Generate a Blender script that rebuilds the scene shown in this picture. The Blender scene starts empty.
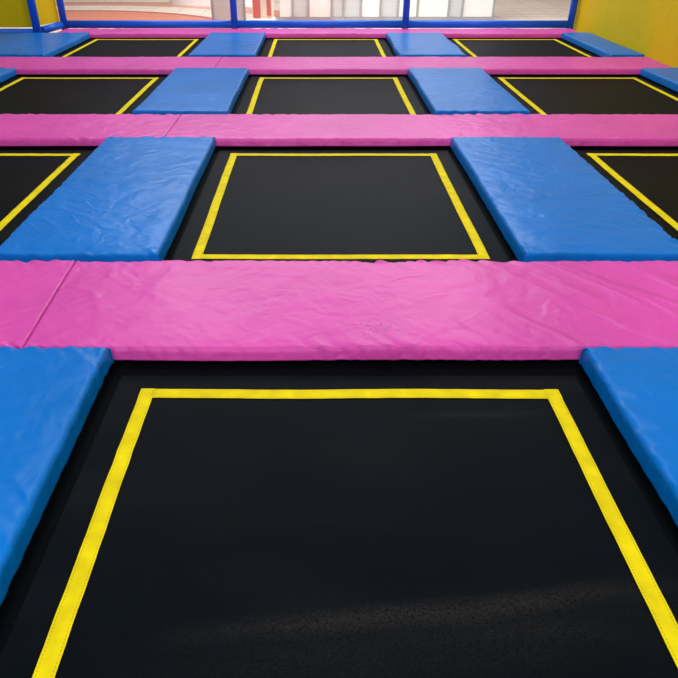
import bpy, bmesh, math, random
from mathutils import Vector, noise, Matrix
random.seed(4)
S=bpy.context.scene
try:
    S.view_settings.view_transform='Standard'
    S.view_settings.look='None'
except Exception: pass
COL=S.collection

# ---------------------------------------------------------------- materials
def srgb(r,g,b):
    f=lambda c:(c/255/12.92) if c/255<=.04045 else ((c/255+.055)/1.055)**2.4
    return (f(r),f(g),f(b),1)
def newmat(name):
    m=bpy.data.materials.new(name); m.use_nodes=True
    nt=m.node_tree; b=nt.nodes['Principled BSDF']
    return m,nt,b
def mixcol(nt,fac,a,b):
    n=nt.nodes.new('ShaderNodeMix'); n.data_type='RGBA'
    if hasattr(fac,'links'): nt.links.new(fac,n.inputs[0])
    else: n.inputs[0].default_value=fac
    for s,v in ((6,a),(7,b)):
        if isinstance(v,tuple): n.inputs[s].default_value=v
        else: nt.links.new(v,n.inputs[s])
    return n.outputs[2]
def math_n(nt,op,a,b=None,c=None):
    n=nt.nodes.new('ShaderNodeMath'); n.operation=op
    for i,v in enumerate((a,b,c)):
        if v is None: continue
        if isinstance(v,(int,float)): n.inputs[i].default_value=v
        else: nt.links.new(v,n.inputs[i])
    return n.outputs[0]
def posn(nt,scale=None,rot=None):
    g=nt.nodes.new('ShaderNodeNewGeometry'); o=g.outputs['Position']
    if rot is not None:
        r=nt.nodes.new('ShaderNodeVectorRotate'); r.rotation_type='Z_AXIS'; r.inputs['Angle'].default_value=rot
        nt.links.new(o,r.inputs['Vector']); o=r.outputs[0]
    if scale:
        m=nt.nodes.new('ShaderNodeVectorMath'); m.operation='MULTIPLY'
        nt.links.new(o,m.inputs[0]); m.inputs[1].default_value=scale; o=m.outputs[0]
    return o
def noise_node(nt,scale,detail=3,rough=.5,vec=None,dist=0):
    n=nt.nodes.new('ShaderNodeTexNoise'); n.inputs['Scale'].default_value=scale
    n.inputs['Detail'].default_value=detail; n.inputs['Roughness'].default_value=rough
    n.inputs['Distortion'].default_value=dist
    if vec is None: vec=posn(nt)
    nt.links.new(vec,n.inputs['Vector'])
    return n.outputs['Fac']
def ramp(nt,src,p0,p1,c0=(0,0,0,1),c1=(1,1,1,1)):
    r=nt.nodes.new('ShaderNodeValToRGB'); nt.links.new(src,r.inputs[0])
    r.color_ramp.elements[0].position=p0; r.color_ramp.elements[1].position=p1
    r.color_ramp.elements[0].color=c0; r.color_ramp.elements[1].color=c1
    return r.outputs[0]
def bump(nt,b,h,strength,dist):
    n=nt.nodes.new('ShaderNodeBump'); n.inputs['Strength'].default_value=strength
    n.inputs['Distance'].default_value=dist; nt.links.new(h,n.inputs['Height'])
    nt.links.new(n.outputs[0],b.inputs['Normal']); return n
def vinyl(name,c,rough=.4,dark=.88,spec=.3,scuff=None,bs=.5,extra=False,cr=.3):
    m,nt,b=newmat(name)
    d=(c[0]*dark,c[1]*dark,c[2]*dark,1)
    f=ramp(nt,noise_node(nt,1.3,3),.3,.7)
    col=mixcol(nt,f,c,d)
    if scuff:
        s=ramp(nt,noise_node(nt,16,6,.75),.62,.72)
        p=ramp(nt,noise_node(nt,2.1,2,.5,dist=.4),.6,.72)
        col=mixcol(nt,math_n(nt,'MULTIPLY',math_n(nt,'MULTIPLY',s,p),.4),col,scuff)
        v=nt.nodes.new('ShaderNodeVectorMath'); v.operation='DISTANCE'
        nt.links.new(posn(nt),v.inputs[0]); v.inputs[1].default_value=(.28,2.52,.06)
        near=ramp(nt,v.outputs['Value'],.03,.16,(1,1,1,1),(0,0,0,1))
        s2=ramp(nt,noise_node(nt,38,4,.7,dist=1),.54,.62)
        col=mixcol(nt,math_n(nt,'MULTIPLY',math_n(nt,'MULTIPLY',s2,near),.6),col,scuff)
    nt.links.new(col,b.inputs['Base Color'])
    b.inputs['Roughness'].default_value=rough
    b.inputs['Specular IOR Level'].default_value=spec
    if bs>0:
        def crease(rot,sc,w,off):
            n=noise_node(nt,1,1.5,.5,vec=posn(nt,sc,rot),dist=.35)
            r=math_n(nt,'ABSOLUTE',math_n(nt,'SUBTRACT',n,off))
            return ramp(nt,r,0,w,(1,1,1,1),(0,0,0,1))
        mask=ramp(nt,noise_node(nt,1.7,1),.46,.68)
        mask2=ramp(nt,noise_node(nt,2.3,1,vec=posn(nt,(1.2,1.2,1.2),.8)),.5,.68)
        h1=noise_node(nt,6,2.5,.5,dist=.5)
        ha=math_n(nt,'MULTIPLY',crease(.75,(2.0,5.0,3),.06,.5),mask)
        hb=math_n(nt,'MULTIPLY',crease(-.55,(2.4,6,3),.06,.47),mask2)
        hc=noise_node(nt,26,2,.5)
        h=math_n(nt,'ADD',math_n(nt,'MULTIPLY',h1,1.2),math_n(nt,'MULTIPLY',math_n(nt,'ADD',ha,hb),cr))
        h=math_n(nt,'ADD',h,math_n(nt,'MULTIPLY',hc,.08))
        if extra:
            v=nt.nodes.new('ShaderNodeVectorMath'); v.operation='DISTANCE'
            nt.links.new(posn(nt),v.inputs[0]); v.inputs[1].default_value=(1.5,2.8,.06)
            near=ramp(nt,v.outputs['Value'],.25,.8,(1,1,1,1),(0,0,0,1))
            hd=math_n(nt,'MULTIPLY',crease(.95,(1.0,4.0,3),.1,.5),near)
            h=math_n(nt,'ADD',h,math_n(nt,'MULTIPLY',hd,1.1))
        bump(nt,b,h,bs,.02)
    return m
PINK=vinyl('pink_vinyl',srgb(214,74,172),.4,.82,scuff=srgb(95,42,84),spec=.22,bs=.6,extra=True,cr=.25)
BLUE=vinyl('blue_vinyl',srgb(0,112,202),.35,.82,spec=.13,bs=.52,cr=.24)
YWALL=vinyl('yellow_wall_vinyl',srgb(216,190,16),.55,.92,.1,bs=.5,cr=.12)
def simple(name,c,rough=.5,metal=0,var=.9,scale=4,spec=.5):
    m,nt,b=newmat(name)
    f=ramp(nt,noise_node(nt,scale,4),.3,.7)
    nt.links.new(mixcol(nt,f,c,(c[0]*var,c[1]*var,c[2]*var,1)),b.inputs['Base Color'])
    b.inputs['Roughness'].default_value=rough; b.inputs['Metallic'].default_value=metal
    b.inputs['Specular IOR Level'].default_value=spec
    return m
# woven jumping mat
MAT,nt,b=newmat('black_woven_mat')
f=ramp(nt,noise_node(nt,1.6,5,.6),.3,.75)
base=mixcol(nt,f,srgb(3,7,11),srgb(9,14,19))
grain=ramp(nt,noise_node(nt,240,2,.6),.35,.7)
base=mixcol(nt,math_n(nt,'MULTIPLY',grain,.4),base,srgb(18,22,28))
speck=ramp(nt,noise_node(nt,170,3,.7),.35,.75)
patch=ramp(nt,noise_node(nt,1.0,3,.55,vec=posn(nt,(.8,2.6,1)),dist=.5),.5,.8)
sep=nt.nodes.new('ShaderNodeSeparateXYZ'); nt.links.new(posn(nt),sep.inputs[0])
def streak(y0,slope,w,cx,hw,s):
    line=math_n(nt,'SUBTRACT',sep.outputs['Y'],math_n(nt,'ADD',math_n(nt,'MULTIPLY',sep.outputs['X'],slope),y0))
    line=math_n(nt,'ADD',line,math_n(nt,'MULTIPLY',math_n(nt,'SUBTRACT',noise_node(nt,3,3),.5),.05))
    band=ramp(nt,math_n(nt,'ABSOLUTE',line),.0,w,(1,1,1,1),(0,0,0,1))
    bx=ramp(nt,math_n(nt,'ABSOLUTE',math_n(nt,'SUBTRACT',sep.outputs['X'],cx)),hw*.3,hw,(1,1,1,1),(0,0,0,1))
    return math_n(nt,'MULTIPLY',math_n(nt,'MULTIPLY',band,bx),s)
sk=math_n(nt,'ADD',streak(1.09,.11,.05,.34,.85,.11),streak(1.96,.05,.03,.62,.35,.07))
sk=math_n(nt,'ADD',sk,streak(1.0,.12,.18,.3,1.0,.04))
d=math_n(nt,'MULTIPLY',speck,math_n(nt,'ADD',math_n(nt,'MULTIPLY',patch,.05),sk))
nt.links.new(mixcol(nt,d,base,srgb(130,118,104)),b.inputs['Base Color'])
b.inputs['Roughness'].default_value=.48; b.inputs['Specular IOR Level'].default_value=.028
b.inputs['Specular Tint'].default_value=(.72,.86,1,1)
wv=[]
for ax in ('X','Y'):
    wv.append(math_n(nt,'SINE',math_n(nt,'MULTIPLY',sep.outputs[ax],700)))
weave=math_n(nt,'MULTIPLY',wv[0],wv[1])
bump(nt,b,math_n(nt,'ADD',math_n(nt,'MULTIPLY',weave,.3),noise_node(nt,260,2,.5)),.4,.002)
COVER=simple('black_spring_cover',srgb(4,6,9),.7,spec=.03)
# yellow webbing with stitch rows along both edges
TAPE,nt,b=newmat('yellow_webbing')
f=ramp(nt,noise_node(nt,14,4),.3,.7)
c=mixcol(nt,f,srgb(230,210,12),srgb(206,186,10))
uv=nt.nodes.new('ShaderNodeUVMap'); uv.uv_map='UVMap'
su=nt.nodes.new('ShaderNodeSeparateXYZ'); nt.links.new(uv.outputs[0],su.inputs[0])
e=math_n(nt,'COMPARE',math_n(nt,'ABSOLUTE',math_n(nt,'SUBTRACT',su.outputs['Y'],.5)),.38,.025)
dash=math_n(nt,'LESS_THAN',math_n(nt,'FRACT',math_n(nt,'MULTIPLY',su.outputs['X'],90)),.65)
c=mixcol(nt,math_n(nt,'MULTIPLY',math_n(nt,'MULTIPLY',e,dash),.45),c,srgb(120,100,5))
nt.links.new(c,b.inputs['Base Color']); b.inputs['Roughness'].default_value=.7; b.inputs['Specular IOR Level'].default_value=.08
bump(nt,b,noise_node(nt,200,2),.3,.002)
STEEL=simple('black_coated_steel',srgb(10,11,13),.6,0,spec=.1)
BPAINT=simple('blue_painted_steel',srgb(14,96,225),.4,spec=.3)
WHITE=simple('white_laminate',srgb(242,242,240),.4,0,.96)
GREY=simple('grey_aluminium',srgb(165,168,172),.4,.1)
RED=simple('red_laminate',srgb(204,96,86),.4)
BEIGE=simple('beige_plaster',srgb(236,220,202),.6)
GLASS,nt,b=newmat('frosted_glass')
b.inputs['Base Color'].default_value=srgb(214,222,224); b.inputs['Roughness'].default_value=.25
b.inputs['Alpha'].default_value=.75
# mall floor
MALL,nt,b=newmat('mall_floor_tiles')
g=nt.nodes.new('ShaderNodeNewGeometry')
br=nt.nodes.new('ShaderNodeTexBrick'); br.inputs['Scale'].default_value=1.0
br.offset=0
br.inputs['Color1'].default_value=srgb(232,208,190); br.inputs['Color2'].default_value=srgb(236,218,202)
br.inputs['Mortar'].default_value=srgb(200,180,162); br.inputs['Mortar Size'].default_value=.015
br.inputs['Brick Width'].default_value=.8; br.inputs['Row Height'].default_value=.8
nt.links.new(g.outputs['Position'],br.inputs['Vector'])
def ringmask(cx,cy,r,w):
    d=nt.nodes.new('ShaderNodeVectorMath'); d.operation='DISTANCE'
    nt.links.new(g.outputs['Position'],d.inputs[0]); d.inputs[1].default_value=(cx,cy,-.5)
    return math_n(nt,'COMPARE',d.outputs['Value'],r,w)
c=br.outputs['Color']
c=mixcol(nt,ringmask(-6.8,15.6,3.9,1.3),c,srgb(214,124,94))
c=mixcol(nt,ringmask(-6.8,15.6,5.25,.12),c,srgb(170,72,60))
c=mixcol(nt,ringmask(-6.8,15.6,7.2,.55),c,srgb(210,140,114))
nt.links.new(c,b.inputs['Base Color']); b.inputs['Roughness'].default_value=.35
# netting
NET,nt,b=newmat('netting_mesh')
tc=nt.nodes.new('ShaderNodeTexCoord'); sep=nt.nodes.new('ShaderNodeSeparateXYZ')
nt.links.new(tc.outputs['Object'],sep.inputs[0])
outs=[]
for ax in ('X','Z'):
    m=math_n(nt,'PINGPONG',sep.outputs[ax],.0125)
    outs.append(math_n(nt,'LESS_THAN',m,.0008))
nt.links.new(math_n(nt,'MAXIMUM',outs[0],outs[1]),b.inputs['Alpha'])
b.inputs['Base Color'].default_value=srgb(130,136,150); b.inputs['Roughness'].default_value=.8

# ---------------------------------------------------------------- helpers
def mkobj(name,me,mat,parent=None,label=None,cat=None,group=None,kind=None,smooth=False):
    o=bpy.data.objects.new(name,me); COL.objects.link(o)
    if mat and not me.materials: me.materials.append(mat)
    if parent: o.parent=parent
    if label: o['label']=label
    if cat: o['category']=cat
    if group: o['group']=group
    if kind: o['kind']=kind
    return o
def mkempty(name,loc,label,cat,group=None):
    e=bpy.data.objects.new(name,None); COL.objects.link(e); e.location=loc
    e.empty_display_size=.1; e['label']=label; e['category']=cat
    if group: e['group']=group
    return e
def box_bm(bm,x0,x1,y0,y1,z0,z1,bev=0):
    r=bmesh.ops.create_cube(bm,size=1)
    for v in r['verts']:
        v.co=Vector(((x0+x1)/2+v.co.x*(x1-x0),(y0+y1)/2+v.co.y*(y1-y0),(z0+z1)/2+v.co.z*(z1-z0)))
    if bev:
        es=list({e for v in r['verts'] for e in v.link_edges})
        bmesh.ops.bevel(bm,geom=es,offset=bev,segments=2,affect='EDGES',profile=.5)
def boxes(name,lst,bev=0):
    bm=bmesh.new()
    for l in lst: box_bm(bm,*l,bev)
    me=bpy.data.meshes.new(name); bm.to_mesh(me); bm.free(); return me
def tube(name,p0,p1,r,seg=16):
    bm=bmesh.new(); p0=Vector(p0);p1=Vector(p1); d=p1-p0
    mt=Matrix.Translation((p0+p1)/2)@d.to_track_quat('Z','Y').to_matrix().to_4x4()
    bmesh.ops.create_cone(bm,cap_ends=True,segments=seg,radius1=r,radius2=r,depth=d.length,matrix=mt)
    me=bpy.data.meshes.new(name); bm.to_mesh(me); bm.free()
    for p in me.polygons: p.use_smooth=len(p.vertices)==4
    return me

def axis(a,b,step,r):
    e=[0,r*.08,r*.2,r*.4,r*.65,r,r*1.6]
    n=max(2,int((b-a-2*r*1.6)/step))
    mid=[a+r*1.6+(b-a-3.2*r)*i/n for i in range(1,n)]
    extra=[k*.009 for k in range(4,9)] if step<.04 else []
    s=sorted([a+t for t in e+extra]+mid+[b-t for t in e+extra])
    out=[s[0]]
    for v in s[1:]:
        if v-out[-1]>.0008: out.append(v)
    return out
def pad_mesh(name,x0,x1,y0,y1,z0,z1,step=.04,rx=.012,ry=.02,seed=0,leanx=.008,leany=.008,wavex=.005,wavey=.005,pk=1.0,skew=0,skx=0,fold=1.0):
    """soft vinyl covered foam pad, origin at centre of its base"""
    xs=axis(x0,x1,step,rx); ys=axis(y0,y1,step,ry)
    rz=.024
    zs=[z0,z0+.006,z0+.012]+[z0+.012+(z1-z0-.012-rz)*i/3 for i in (1,2)]+[z1-rz*t for t in (1,.75,.5,.3,.15,.05,0)]
    idx={}; verts=[]; faces=[]
    cx,cy=(x0+x1)/2,(y0+y1)/2
    off=Vector((seed*7.13,seed*3.7,seed*1.9))
    def shape(x,y,z):
        ix=min(max(x,x0+rx),x1-rx); iy=min(max(y,y0+ry),y1-ry); iz=min(max(z,z0+.006),z1-rz)
        dz=(z-iz)/(rz if z>iz else .006)
        d=Vector(((x-ix)/rx,(y-iy)/ry,dz))
        p=Vector((ix,iy,iz))
        if d.length>1e-9:
            d=d.normalized()
            p+=Vector((d.x*rx,d.y*ry,d.z*(rz if dz>0 else .006)))
        ex=min(p.x-x0,x1-p.x); ey=min(p.y-y0,y1-p.y); e=min(ex,ey)
        top=max(0,min(1,(z-z0)/(z1-z0)))
        q=Vector((p.x,p.y,0))+off
        h=.005*noise.noise(q*1.8)*fold
        if ey<ex or wavex>0: h+=.004*min(1,e/.1)-.002
        n1=noise.noise(Vector((q.x*1.2+q.y*1.1,q.y*1.7-q.x*.8,seed)))
        mask=max(0,noise.noise(q*.9+Vector((5,5,5)))+.0)
        h+=fold*.007*mask*(1-min(1,abs(n1)*7))**2
        isy=ey<ex
        along,inn = (p.x,p.y) if isy else (p.y,p.x)
        act=max(.4,noise.noise(Vector((along*.9,seed*2.2,4)))*1.8+.6)
        g=noise.noise(Vector((along*18+inn*14,e*5,seed+9)))
        g=math.copysign(abs(g)**.8,g)
        pp=pk if (isy or wavex>0) else 0
        h+=.013*g*math.exp(-e/.055)*act*pp
        p.z+=h*top
        k=max(0,1-e/.045)
        wv=wavey if isy else wavex
        s=.009*g*act*pp*(1-abs(top-.5))+wv*(noise.noise(Vector((along*1.2,0,seed+6)))-.55)
        if wv>0: s-=.002
        sx=1 if p.x>cx else -1; sy=1 if p.y>cy else -1
        if isy: p.y+=s*k*sy
        else: p.x+=s*k*sx
        dx=max(0,1-ex/.06)*leanx*top; dy=max(0,1-ey/.06)*leany*top
        p.x-=dx*sx; p.y-=dy*sy
        p.x=min(max(p.x,x0),x1); p.y=min(max(p.y,y0),y1)
        if skew: p.x+=skew*(1-(p.y-y0)/(y1-y0))*math.exp(-abs(p.x-skx)/.4)
        p.z=max(p.z,z0)
        return p
    X,Y,Z=len(xs),len(ys),len(zs)
    def vid(i,j,k):
        key=(i,j,k)
        if key not in idx:
            idx[key]=len(verts); p=shape(xs[i],ys[j],zs[k])
            verts.append((p.x-cx,p.y-cy,p.z-z0))
        return idx[key]
    for i in range(X-1):
        for j in range(Y-1):
            faces.append((vid(i,j,Z-1),vid(i+1,j,Z-1),vid(i+1,j+1,Z-1),vid(i,j+1,Z-1)))
    for k in range(Z-1):
        for i in range(X-1):
            faces.append((vid(i,0,k),vid(i+1,0,k),vid(i+1,0,k+1),vid(i,0,k+1)))
            faces.append((vid(i+1,Y-1,k),vid(i,Y-1,k),vid(i,Y-1,k+1),vid(i+1,Y-1,k+1)))
        for j in range(Y-1):
            faces.append((vid(0,j+1,k),vid(0,j,k),vid(0,j,k+1),vid(0,j+1,k+1)))
            faces.append((vid(X-1,j,k),vid(X-1,j+1,k),vid(X-1,j+1,k+1),vid(X-1,j,k+1)))
    rim=[vid(i,0,0) for i in range(X)]+[vid(X-1,j,0) for j in range(1,Y)]+[vid(i,Y-1,0) for i in range(X-2,-1,-1)]+[vid(0,j,0) for j in range(Y-2,0,-1)]
    faces.append(tuple(reversed(rim)))
    me=bpy.data.meshes.new(name); me.from_pydata(verts,[],faces); me.update()
    for p in me.polygons: p.use_smooth=True
    return me,(cx,cy,z0)
PADB=-.012
def pad(x0,x1,y0,y1,z1,mat,label,group,step,seed,**kw):
    me,loc=pad_mesh('safety_pad',x0,x1,y0,y1,PADB,z1,step,seed=seed,**kw)
    o=mkobj('safety_pad',me,mat,label=label,cat='safety pad',group=group)
    o.location=loc
    return o

# ---------------------------------------------------------------- layout (metres)
CX=.13; P=2.935; PT=2.975; HALF=.995
ZM=-.022
K=(1.6-ZM)/1.6
yfar=[v*K for v in (2.12,5.345,8.49,11.655)]
ynear=[.10]+[v*K for v in (3.345,6.49,9.70)]
HW=.845*K
pnear=[2.33,5.58,8.735,11.875]
pfar=[3.25,6.49,9.705,12.58]
WALLX=4.55
seamx=-1.325
seed=1
for i in range(4):
    st=[.013,.03,.05,.07][i]
    segs=[(-7.19,seamx-.0005),(seamx+.0005,WALLX-.01)]
    if i==3: segs=[(-4.42,-1.3255),(-1.3245,WALLX-.12)]
    for k,(a,b_) in enumerate(segs):
        if i==0 and k==0: a=-4.2
        pad(a,b_,pnear[i],pfar[i],.054,PINK,'long pink vinyl pad across the trampoline frames','pink cross pads',st,seed,
            rx=.010,ry=.03,leanx=0,leany=.014,wavex=0,wavey=.02,pk=1.9 if i==0 else 1,skew=.045 if i==0 else 0,skx=seamx); seed+=1
bn=[.02]+[v+.002 for v in pfar[:3]]
bf=[v-.001 for v in pnear]
for i in range(4):
    st=[.018,.03,.05,.07][i]
    for c0 in range(-1,2 if i else 1):
        xa=CX+c0*P+HALF; xb=xa+P-2*HALF
        if i==0 and c0==-1: xb-=.015
        lab='blue vinyl safety pad between two trampolines'
        if xb>WALLX-.02: xb=WALLX-.01; lab='narrower blue vinyl pad along the yellow wall'
        if i<2 and xa>3: continue
        pad(xa,xb,bn[i],bf[i],.078,BLUE,lab,'blue side pads',st,seed,rx=.026,ry=.010,leanx=.004,leany=.0,wavex=.014,wavey=.0,pk=1.1); seed+=1
    if i>=2:
        xb=CX-P-HALF; xa=xb-(P-2*HALF)
        if i==3: xa=-5.9
        pad(xa,xb,bn[i],bf[i],.078,BLUE,'blue vinyl safety pad between two trampolines' if i==2 else 'wide blue vinyl pad beside the yellow corner panels','blue side pads',.07,seed,rx=.026,ry=.010,leanx=.004,leany=0); seed+=1

# trampolines
def sag(x,y,mw,y0,y1):
    return -.006*math.sin(math.pi*(x+mw)/(2*mw))*math.sin(math.pi*(y-y0)/(y1-y0))
def mat_mesh(w,y0,y1):
    bm=bmesh.new(); nx,ny=44,50
    vs=[[None]*(ny+1) for _ in range(nx+1)]
    for i in range(nx+1):
        for j in range(ny+1):
            u=i/nx; v=j/ny; x=-w+2*w*u; y=y0+(y1-y0)*v
            vs[i][j]=bm.verts.new((x,y,sag(x,y,w,y0,y1)+ZM))
    for i in range(nx):
        for j in range(ny):
            bm.faces.new((vs[i][j],vs[i+1][j],vs[i+1][j+1],vs[i][j+1]))
    me=bpy.data.meshes.new('jumping_mat')
    r=bmesh.ops.extrude_face_region(bm,geom=bm.faces[:])
    for e in r['geom']:
        if isinstance(e,bmesh.types.BMVert): e.co.z-=.004
    bmesh.ops.recalc_face_normals(bm,faces=bm.faces[:])
    bm.to_mesh(me); bm.free()
    return me
def tape_mesh(hw,y0,y1,w,my0,my1,mw):
    V=[];F=[];UV=[]
    def strip(ax,a0,a1,b0,b1,lift,wob):
        n=60; base=len(V)
        for i in range(n+1):
            t=a0+(a1-a0)*i/n
            s=.007*noise.noise(Vector((t*1.7,wob,0)))+.002*noise.noise(Vector((t*12,wob,3)))
            for lv in (0,.0018):
                for bb in (b0+s,b1+s):
                    x,y=(t,bb) if ax=='x' else (bb,t)
                    V.append((x,y,sag(x,y,mw,my0,my1)+ZM+.002+lift+lv))
        def ad(f,uv): F.append(f); UV.append(uv)
        for i in range(n):
            p=base+i*4; q=p+4; u0=a0+(a1-a0)*i/n; u1=a0+(a1-a0)*(i+1)/n
            ad((p+2,q+2,q+3,p+3),((u0,0),(u1,0),(u1,1),(u0,1)))
            ad((p,q,q+2,p+2),((u0,0),(u1,0),(u1,0),(u0,0)))
            ad((p+1,q+1,q+3,p+3),((u0,1),(u1,1),(u1,1),(u0,1)))
            ad((p,q,q+1,p+1),((u0,0),(u1,0),(u1,1),(u0,1)))
        for p in (base,base+n*4): ad((p,p+1,p+3,p+2),((a0,.5),)*4)
    strip('x',-hw-.004,hw+.004,y1-w,y1,0,1.3+y0); strip('x',-hw,hw,y0,y0+w,0,4.1+y0)
    strip('y',y0-.004,y1+.003,-hw,-hw+w,.002,7.7+y0); strip('y',y0-.004,y1-.002,hw-w,hw,.002,9.9+y0)
    me=bpy.data.meshes.new('boundary_tape'); me.from_pydata(V,[],F); me.update()
    ul=me.uv_layers.new(name='UVMap')
    li=0
    for uv in UV:
        for c in uv: ul.data[li].uv=c; li+=1
    bm=bmesh.new(); bm.from_mesh(me); bmesh.ops.recalc_face_normals(bm,faces=bm.faces[:]); bm.to_mesh(me); bm.free()
    return me
FL=-.5
for i in range(4):
    fy0=(pnear[i-1]+pfar[i-1])/2+.03 if i else -.45
    fy1=(pnear[i]+pfar[i])/2-.03
    m0=ynear[i]-.085; m1=yfar[i]+.10
    MW=.965
    meshes=None
    oy=(fy0+fy1)/2
    for c0 in ((-1,0,1) if i else (0,)):
        cx=CX+c0*PT
        e=mkempty('trampoline',(cx,oy,FL),'rectangular trampoline with black mat and yellow boundary lines','trampoline','trampolines in a grid')
        if meshes is None:
            mm=mat_mesh(MW,m0-oy,m1-oy)
            tm=tape_mesh(HW,ynear[i]-oy,yfar[i]-oy,.057,m0-oy,m1-oy,MW)
            fw=P/2-.03; a,b_=fy0-oy,fy1-oy; t=.06
            zt=-.013
            fr=[(-fw,fw,a,a+t,-.08,zt),(-fw,fw,b_-t,b_,-.08,zt),(-fw,-fw+t,a+t,b_-t,-.08,zt),(fw-t,fw,a+t,b_-t,-.08,zt)]
            for sx in (-fw,fw-t):
                for sy in (a,b_-t):
                    fr.append((sx,sx+t,sy,sy+t,FL,-.08))
            fm=boxes('frame',fr)
            cw=P/2-.1
            A,B=a+.07,b_-.07; ma,mb=m0-oy,m1-oy
            z0,z1=-.05,-.030
            cm=boxes('spring_cover',[(-cw,cw,A,ma+.02,z0,z1),(-cw,cw,mb-.02,B,z0,z1),(-cw,-MW+.02,ma+.02,mb-.02,z0,z1),(MW-.02,cw,ma+.02,mb-.02,z0,z1)])
            meshes=(mm,tm,fm,cm)
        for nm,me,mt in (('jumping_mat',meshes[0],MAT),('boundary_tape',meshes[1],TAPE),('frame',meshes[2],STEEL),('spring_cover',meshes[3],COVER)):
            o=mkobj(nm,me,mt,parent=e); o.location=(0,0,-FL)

# ---------------------------------------------------------------- room shell
mkobj('floor',boxes('floor',[(-8,5.2,-1.5,13,FL-.1,FL),(-16,16,13,40,FL-.1,FL)]),MALL,kind='structure',label='beige tiled floor with curved orange inlays',cat='floor')
mkobj('wall_right',boxes('wall_right',[(WALLX,WALLX+.15,-1.5,12.75,FL,3.2)]),YWALL,kind='structure',label='yellow padded side wall',cat='wall')
# ---------------------------------------------------------------- fence
FY=12.72
fence=mkempty('safety_fence',(0,FY,FL),'blue steel tube fence with netting behind the trampolines','fence')
def tpart(nm,p0,p1,r,mt=BPAINT,par=fence):
    me=tube(nm,p0,p1,r); o=mkobj(nm,me,mt,parent=par)
    o.location=-Vector(par.location); return o
px=[-4.5,-1.48,1.55,4.475]
for x in px: tpart('post',(x,FY,FL),(x,FY,3.2),.06)
for a,b_ in zip(px[:-1],px[1:]):
    tpart('rail',(a+.04,FY,.10),(b_-.04,FY,.10),.064)
    tpart('rail',(a+.04,FY,3.1),(b_-.04,FY,3.1),.04)
    me=bpy.data.meshes.new('netting')
    me.from_pydata([(a+.05,0,.16),(b_-.05,0,.16),(b_-.05,0,3.06),(a+.05,0,3.06)],[],[(0,1,2,3)])
    o=mkobj('netting',me,NET,parent=fence); o.location=(0,0,-FL)
LX=-4.72; LY=12.0
sf=mkempty('safety_fence',(LX,LY,FL),'blue steel fence bay with yellow padded panels','fence')
tpart('post',(LX,LY,FL),(LX,LY,3.2),.065,par=sf)
tpart('post',(LX-1.5,LY,FL),(LX-1.5,LY,3.2),.05,par=sf)
tpart('rail',(LX-2.5,LY,.06),(LX-.05,LY,.06),.06,par=sf)
tpart('rail',(LX+.04,LY+.1,.08),(px[0]-.03,FY-.1,.10),.06,par=sf)
me=boxes('padded_panel',[(LX-2.5,LX-.06,LY+.07,LY+.13,.13,3.0)],.01)
o=mkobj('padded_panel',me,YWALL,parent=sf); o.location=-Vector(sf.location)
bm=bmesh.new()
pts=[(LX+.0,LY+.09),(px[0]-.06,FY-.06),(px[0]-.11,FY-.04),(LX-.05,LY+.11)]
lo=[bm.verts.new((p[0],p[1],.15)) for p in pts]; hi=[bm.verts.new((p[0],p[1],3.0)) for p in pts]
bm.faces.new(lo); bm.faces.new(hi[::-1])
for q in range(4): bm.faces.new((lo[q],lo[(q+1)%4],hi[(q+1)%4],hi[q]))
bmesh.ops.recalc_face_normals(bm,faces=bm.faces[:])
me=bpy.data.meshes.new('padded_panel'); bm.to_mesh(me); bm.free()
o=mkobj('padded_panel',me,YWALL,parent=sf); o.location=-Vector(sf.location)

# ---------------------------------------------------------------- mall beyond
mkobj('wall_back',boxes('wall_back',[(-16,16,34,34.2,FL,8)]),BEIGE,kind='structure',label='pale plaster wall of the mall hall',cat='wall')
sh=mkempty('storefront',(0,18.6,FL),'white storefront partition with grey frames','storefront')
def spart(nm,l,mt,bev=0):
    o=mkobj(nm,boxes(nm,l,bev),mt,parent=sh); o.location=-Vector(sh.location); return o
x=-1.0; ws=[.35,.4,.6,.3,.45,.5,.45,.5,.8,.35,.8]
kinds=[0,1,0,1,1,0,1,0,0,1,0]
for w,kd in zip(ws,kinds):
    spart('panel',[(x+.02,x+w-.02,18.6,18.65,FL+.08,4)],GLASS if kd else WHITE)
    spart('frame_bar',[(x+w-.03,x+w+.03,18.57,18.68,FL,4)],GREY)
    x+=w
spart('base_plinth',[(-1.02,x,18.58,18.66,FL,FL+.07)],GREY)
k=mkempty('kiosk',(-1.4,18,FL),'red and white promotional kiosk cabinet','kiosk')
for nm,l,mt in (('body',[(-1.62,-1.12,17.9,18.3,FL+.12,2.2)],BEIGE),('base',[(-1.66,-1.08,17.86,18.3,FL,FL+.12)],WHITE),
                ('front_panel',[(-1.60,-1.42,17.87,17.9,FL+.14,2.1)],RED),('front_panel',[(-1.26,-1.16,17.87,17.9,FL+.18,2.1)],RED)):
    o=mkobj(nm,boxes(nm,l,.01),mt,parent=k); o.location=-Vector(k.location)
bm=bmesh.new(); n=24; prev=None
for i in range(n+1):
    a=math.radians(200+140*i/n); r0,r1=1.35,1.75
    c_=[(-3.0+r*math.cos(a),23.3+r*.8*math.sin(a),z) for r,z in ((r0,FL),(r0,FL+.45),(r1,FL+.45),(r1,FL))]
    cur=[bm.verts.new(p) for p in c_]
    if prev:
        for q in range(4): bm.faces.new((prev[q],prev[(q+1)%4],cur[(q+1)%4],cur[q]))
    else: bm.faces.new(cur)
    prev=cur
bm.faces.new(prev); bmesh.ops.recalc_face_normals(bm,faces=bm.faces[:])
me=bpy.data.meshes.new('curved_bench'); bm.to_mesh(me); bm.free()
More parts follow.
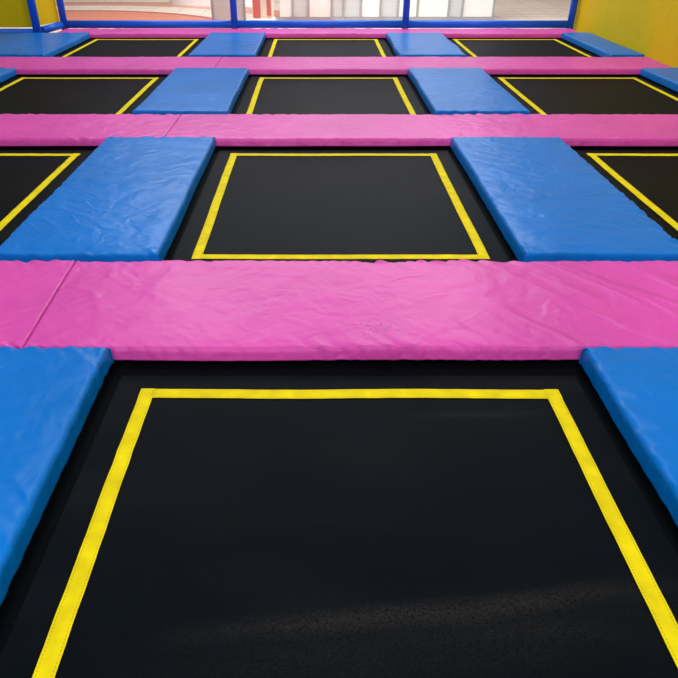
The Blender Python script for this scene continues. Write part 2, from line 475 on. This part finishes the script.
mkobj('curved_bench',me,WHITE,label='white curved bench on the mall floor',cat='bench')
bal=mkempty('balustrade',(-2,17,FL),'glass balustrade with metal uprights','railing')
for nm,l,mt in [('glass_panel',[(-2.45,-1.75,17,17.02,FL+.1,.7)],GLASS),('handrail',[(-2.5,-1.7,16.98,17.04,.7,.75)],GREY),('upright',[(-2.5,-2.45,16.98,17.04,FL,.7)],GREY),('upright',[(-1.75,-1.7,16.98,17.04,FL,.7)],GREY)]:
    o=mkobj(nm,boxes(nm,l),mt,parent=bal); o.location=-Vector(bal.location)

# ---------------------------------------------------------------- light
w=bpy.data.worlds.new('w'); S.world=w; w.use_nodes=True
bg=w.node_tree.nodes['Background']; bg.inputs[0].default_value=(.93,.96,1,1); bg.inputs[1].default_value=.22
def area(loc,sx,sy,e,aim=None,col=(1,1,1),nm='ceiling_or_fill_lamp'):
    l=bpy.data.lights.new(nm,'AREA'); l.shape='RECTANGLE'; l.size=sx; l.size_y=sy; l.energy=e; l.color=col
    o=bpy.data.objects.new(nm,l); COL.objects.link(o); o.location=loc
    if aim: o.rotation_euler=(Vector(aim)-Vector(loc)).to_track_quat('-Z','Y').to_euler()
    o['label']='unseen rectangular light panel'; o['category']='lamp'
for y in (1.0,5.5,10):
    for x in (-2.2,2.2): area((x,y,4.8),1.0,.5,72,col=(1,.985,.97))
area((0,-3.5,4.2),6,1.5,250,aim=(0,4,0))  # added fill light behind the camera, brightens the pads' front faces
area((0,15.5,6),9,2.0,400,aim=(0,5,0),col=(.95,.98,1))  # added back light aimed at the trampolines, gives the vinyl creases sheen
area((0,17,6.5),12,3,1600,aim=(0,22,0))  # added light that brightens the mall beyond the fence
# ---------------------------------------------------------------- camera
cam=bpy.data.cameras.new('cam'); co=bpy.data.objects.new('camera',cam); COL.objects.link(co)
cam.sensor_width=36; cam.lens=36*650/678
pitch=math.atan(415/650)
co.location=(0,0,1.6); co.rotation_euler=(math.pi/2-pitch,0,0)
cam.shift_x=21/678
S.camera=co
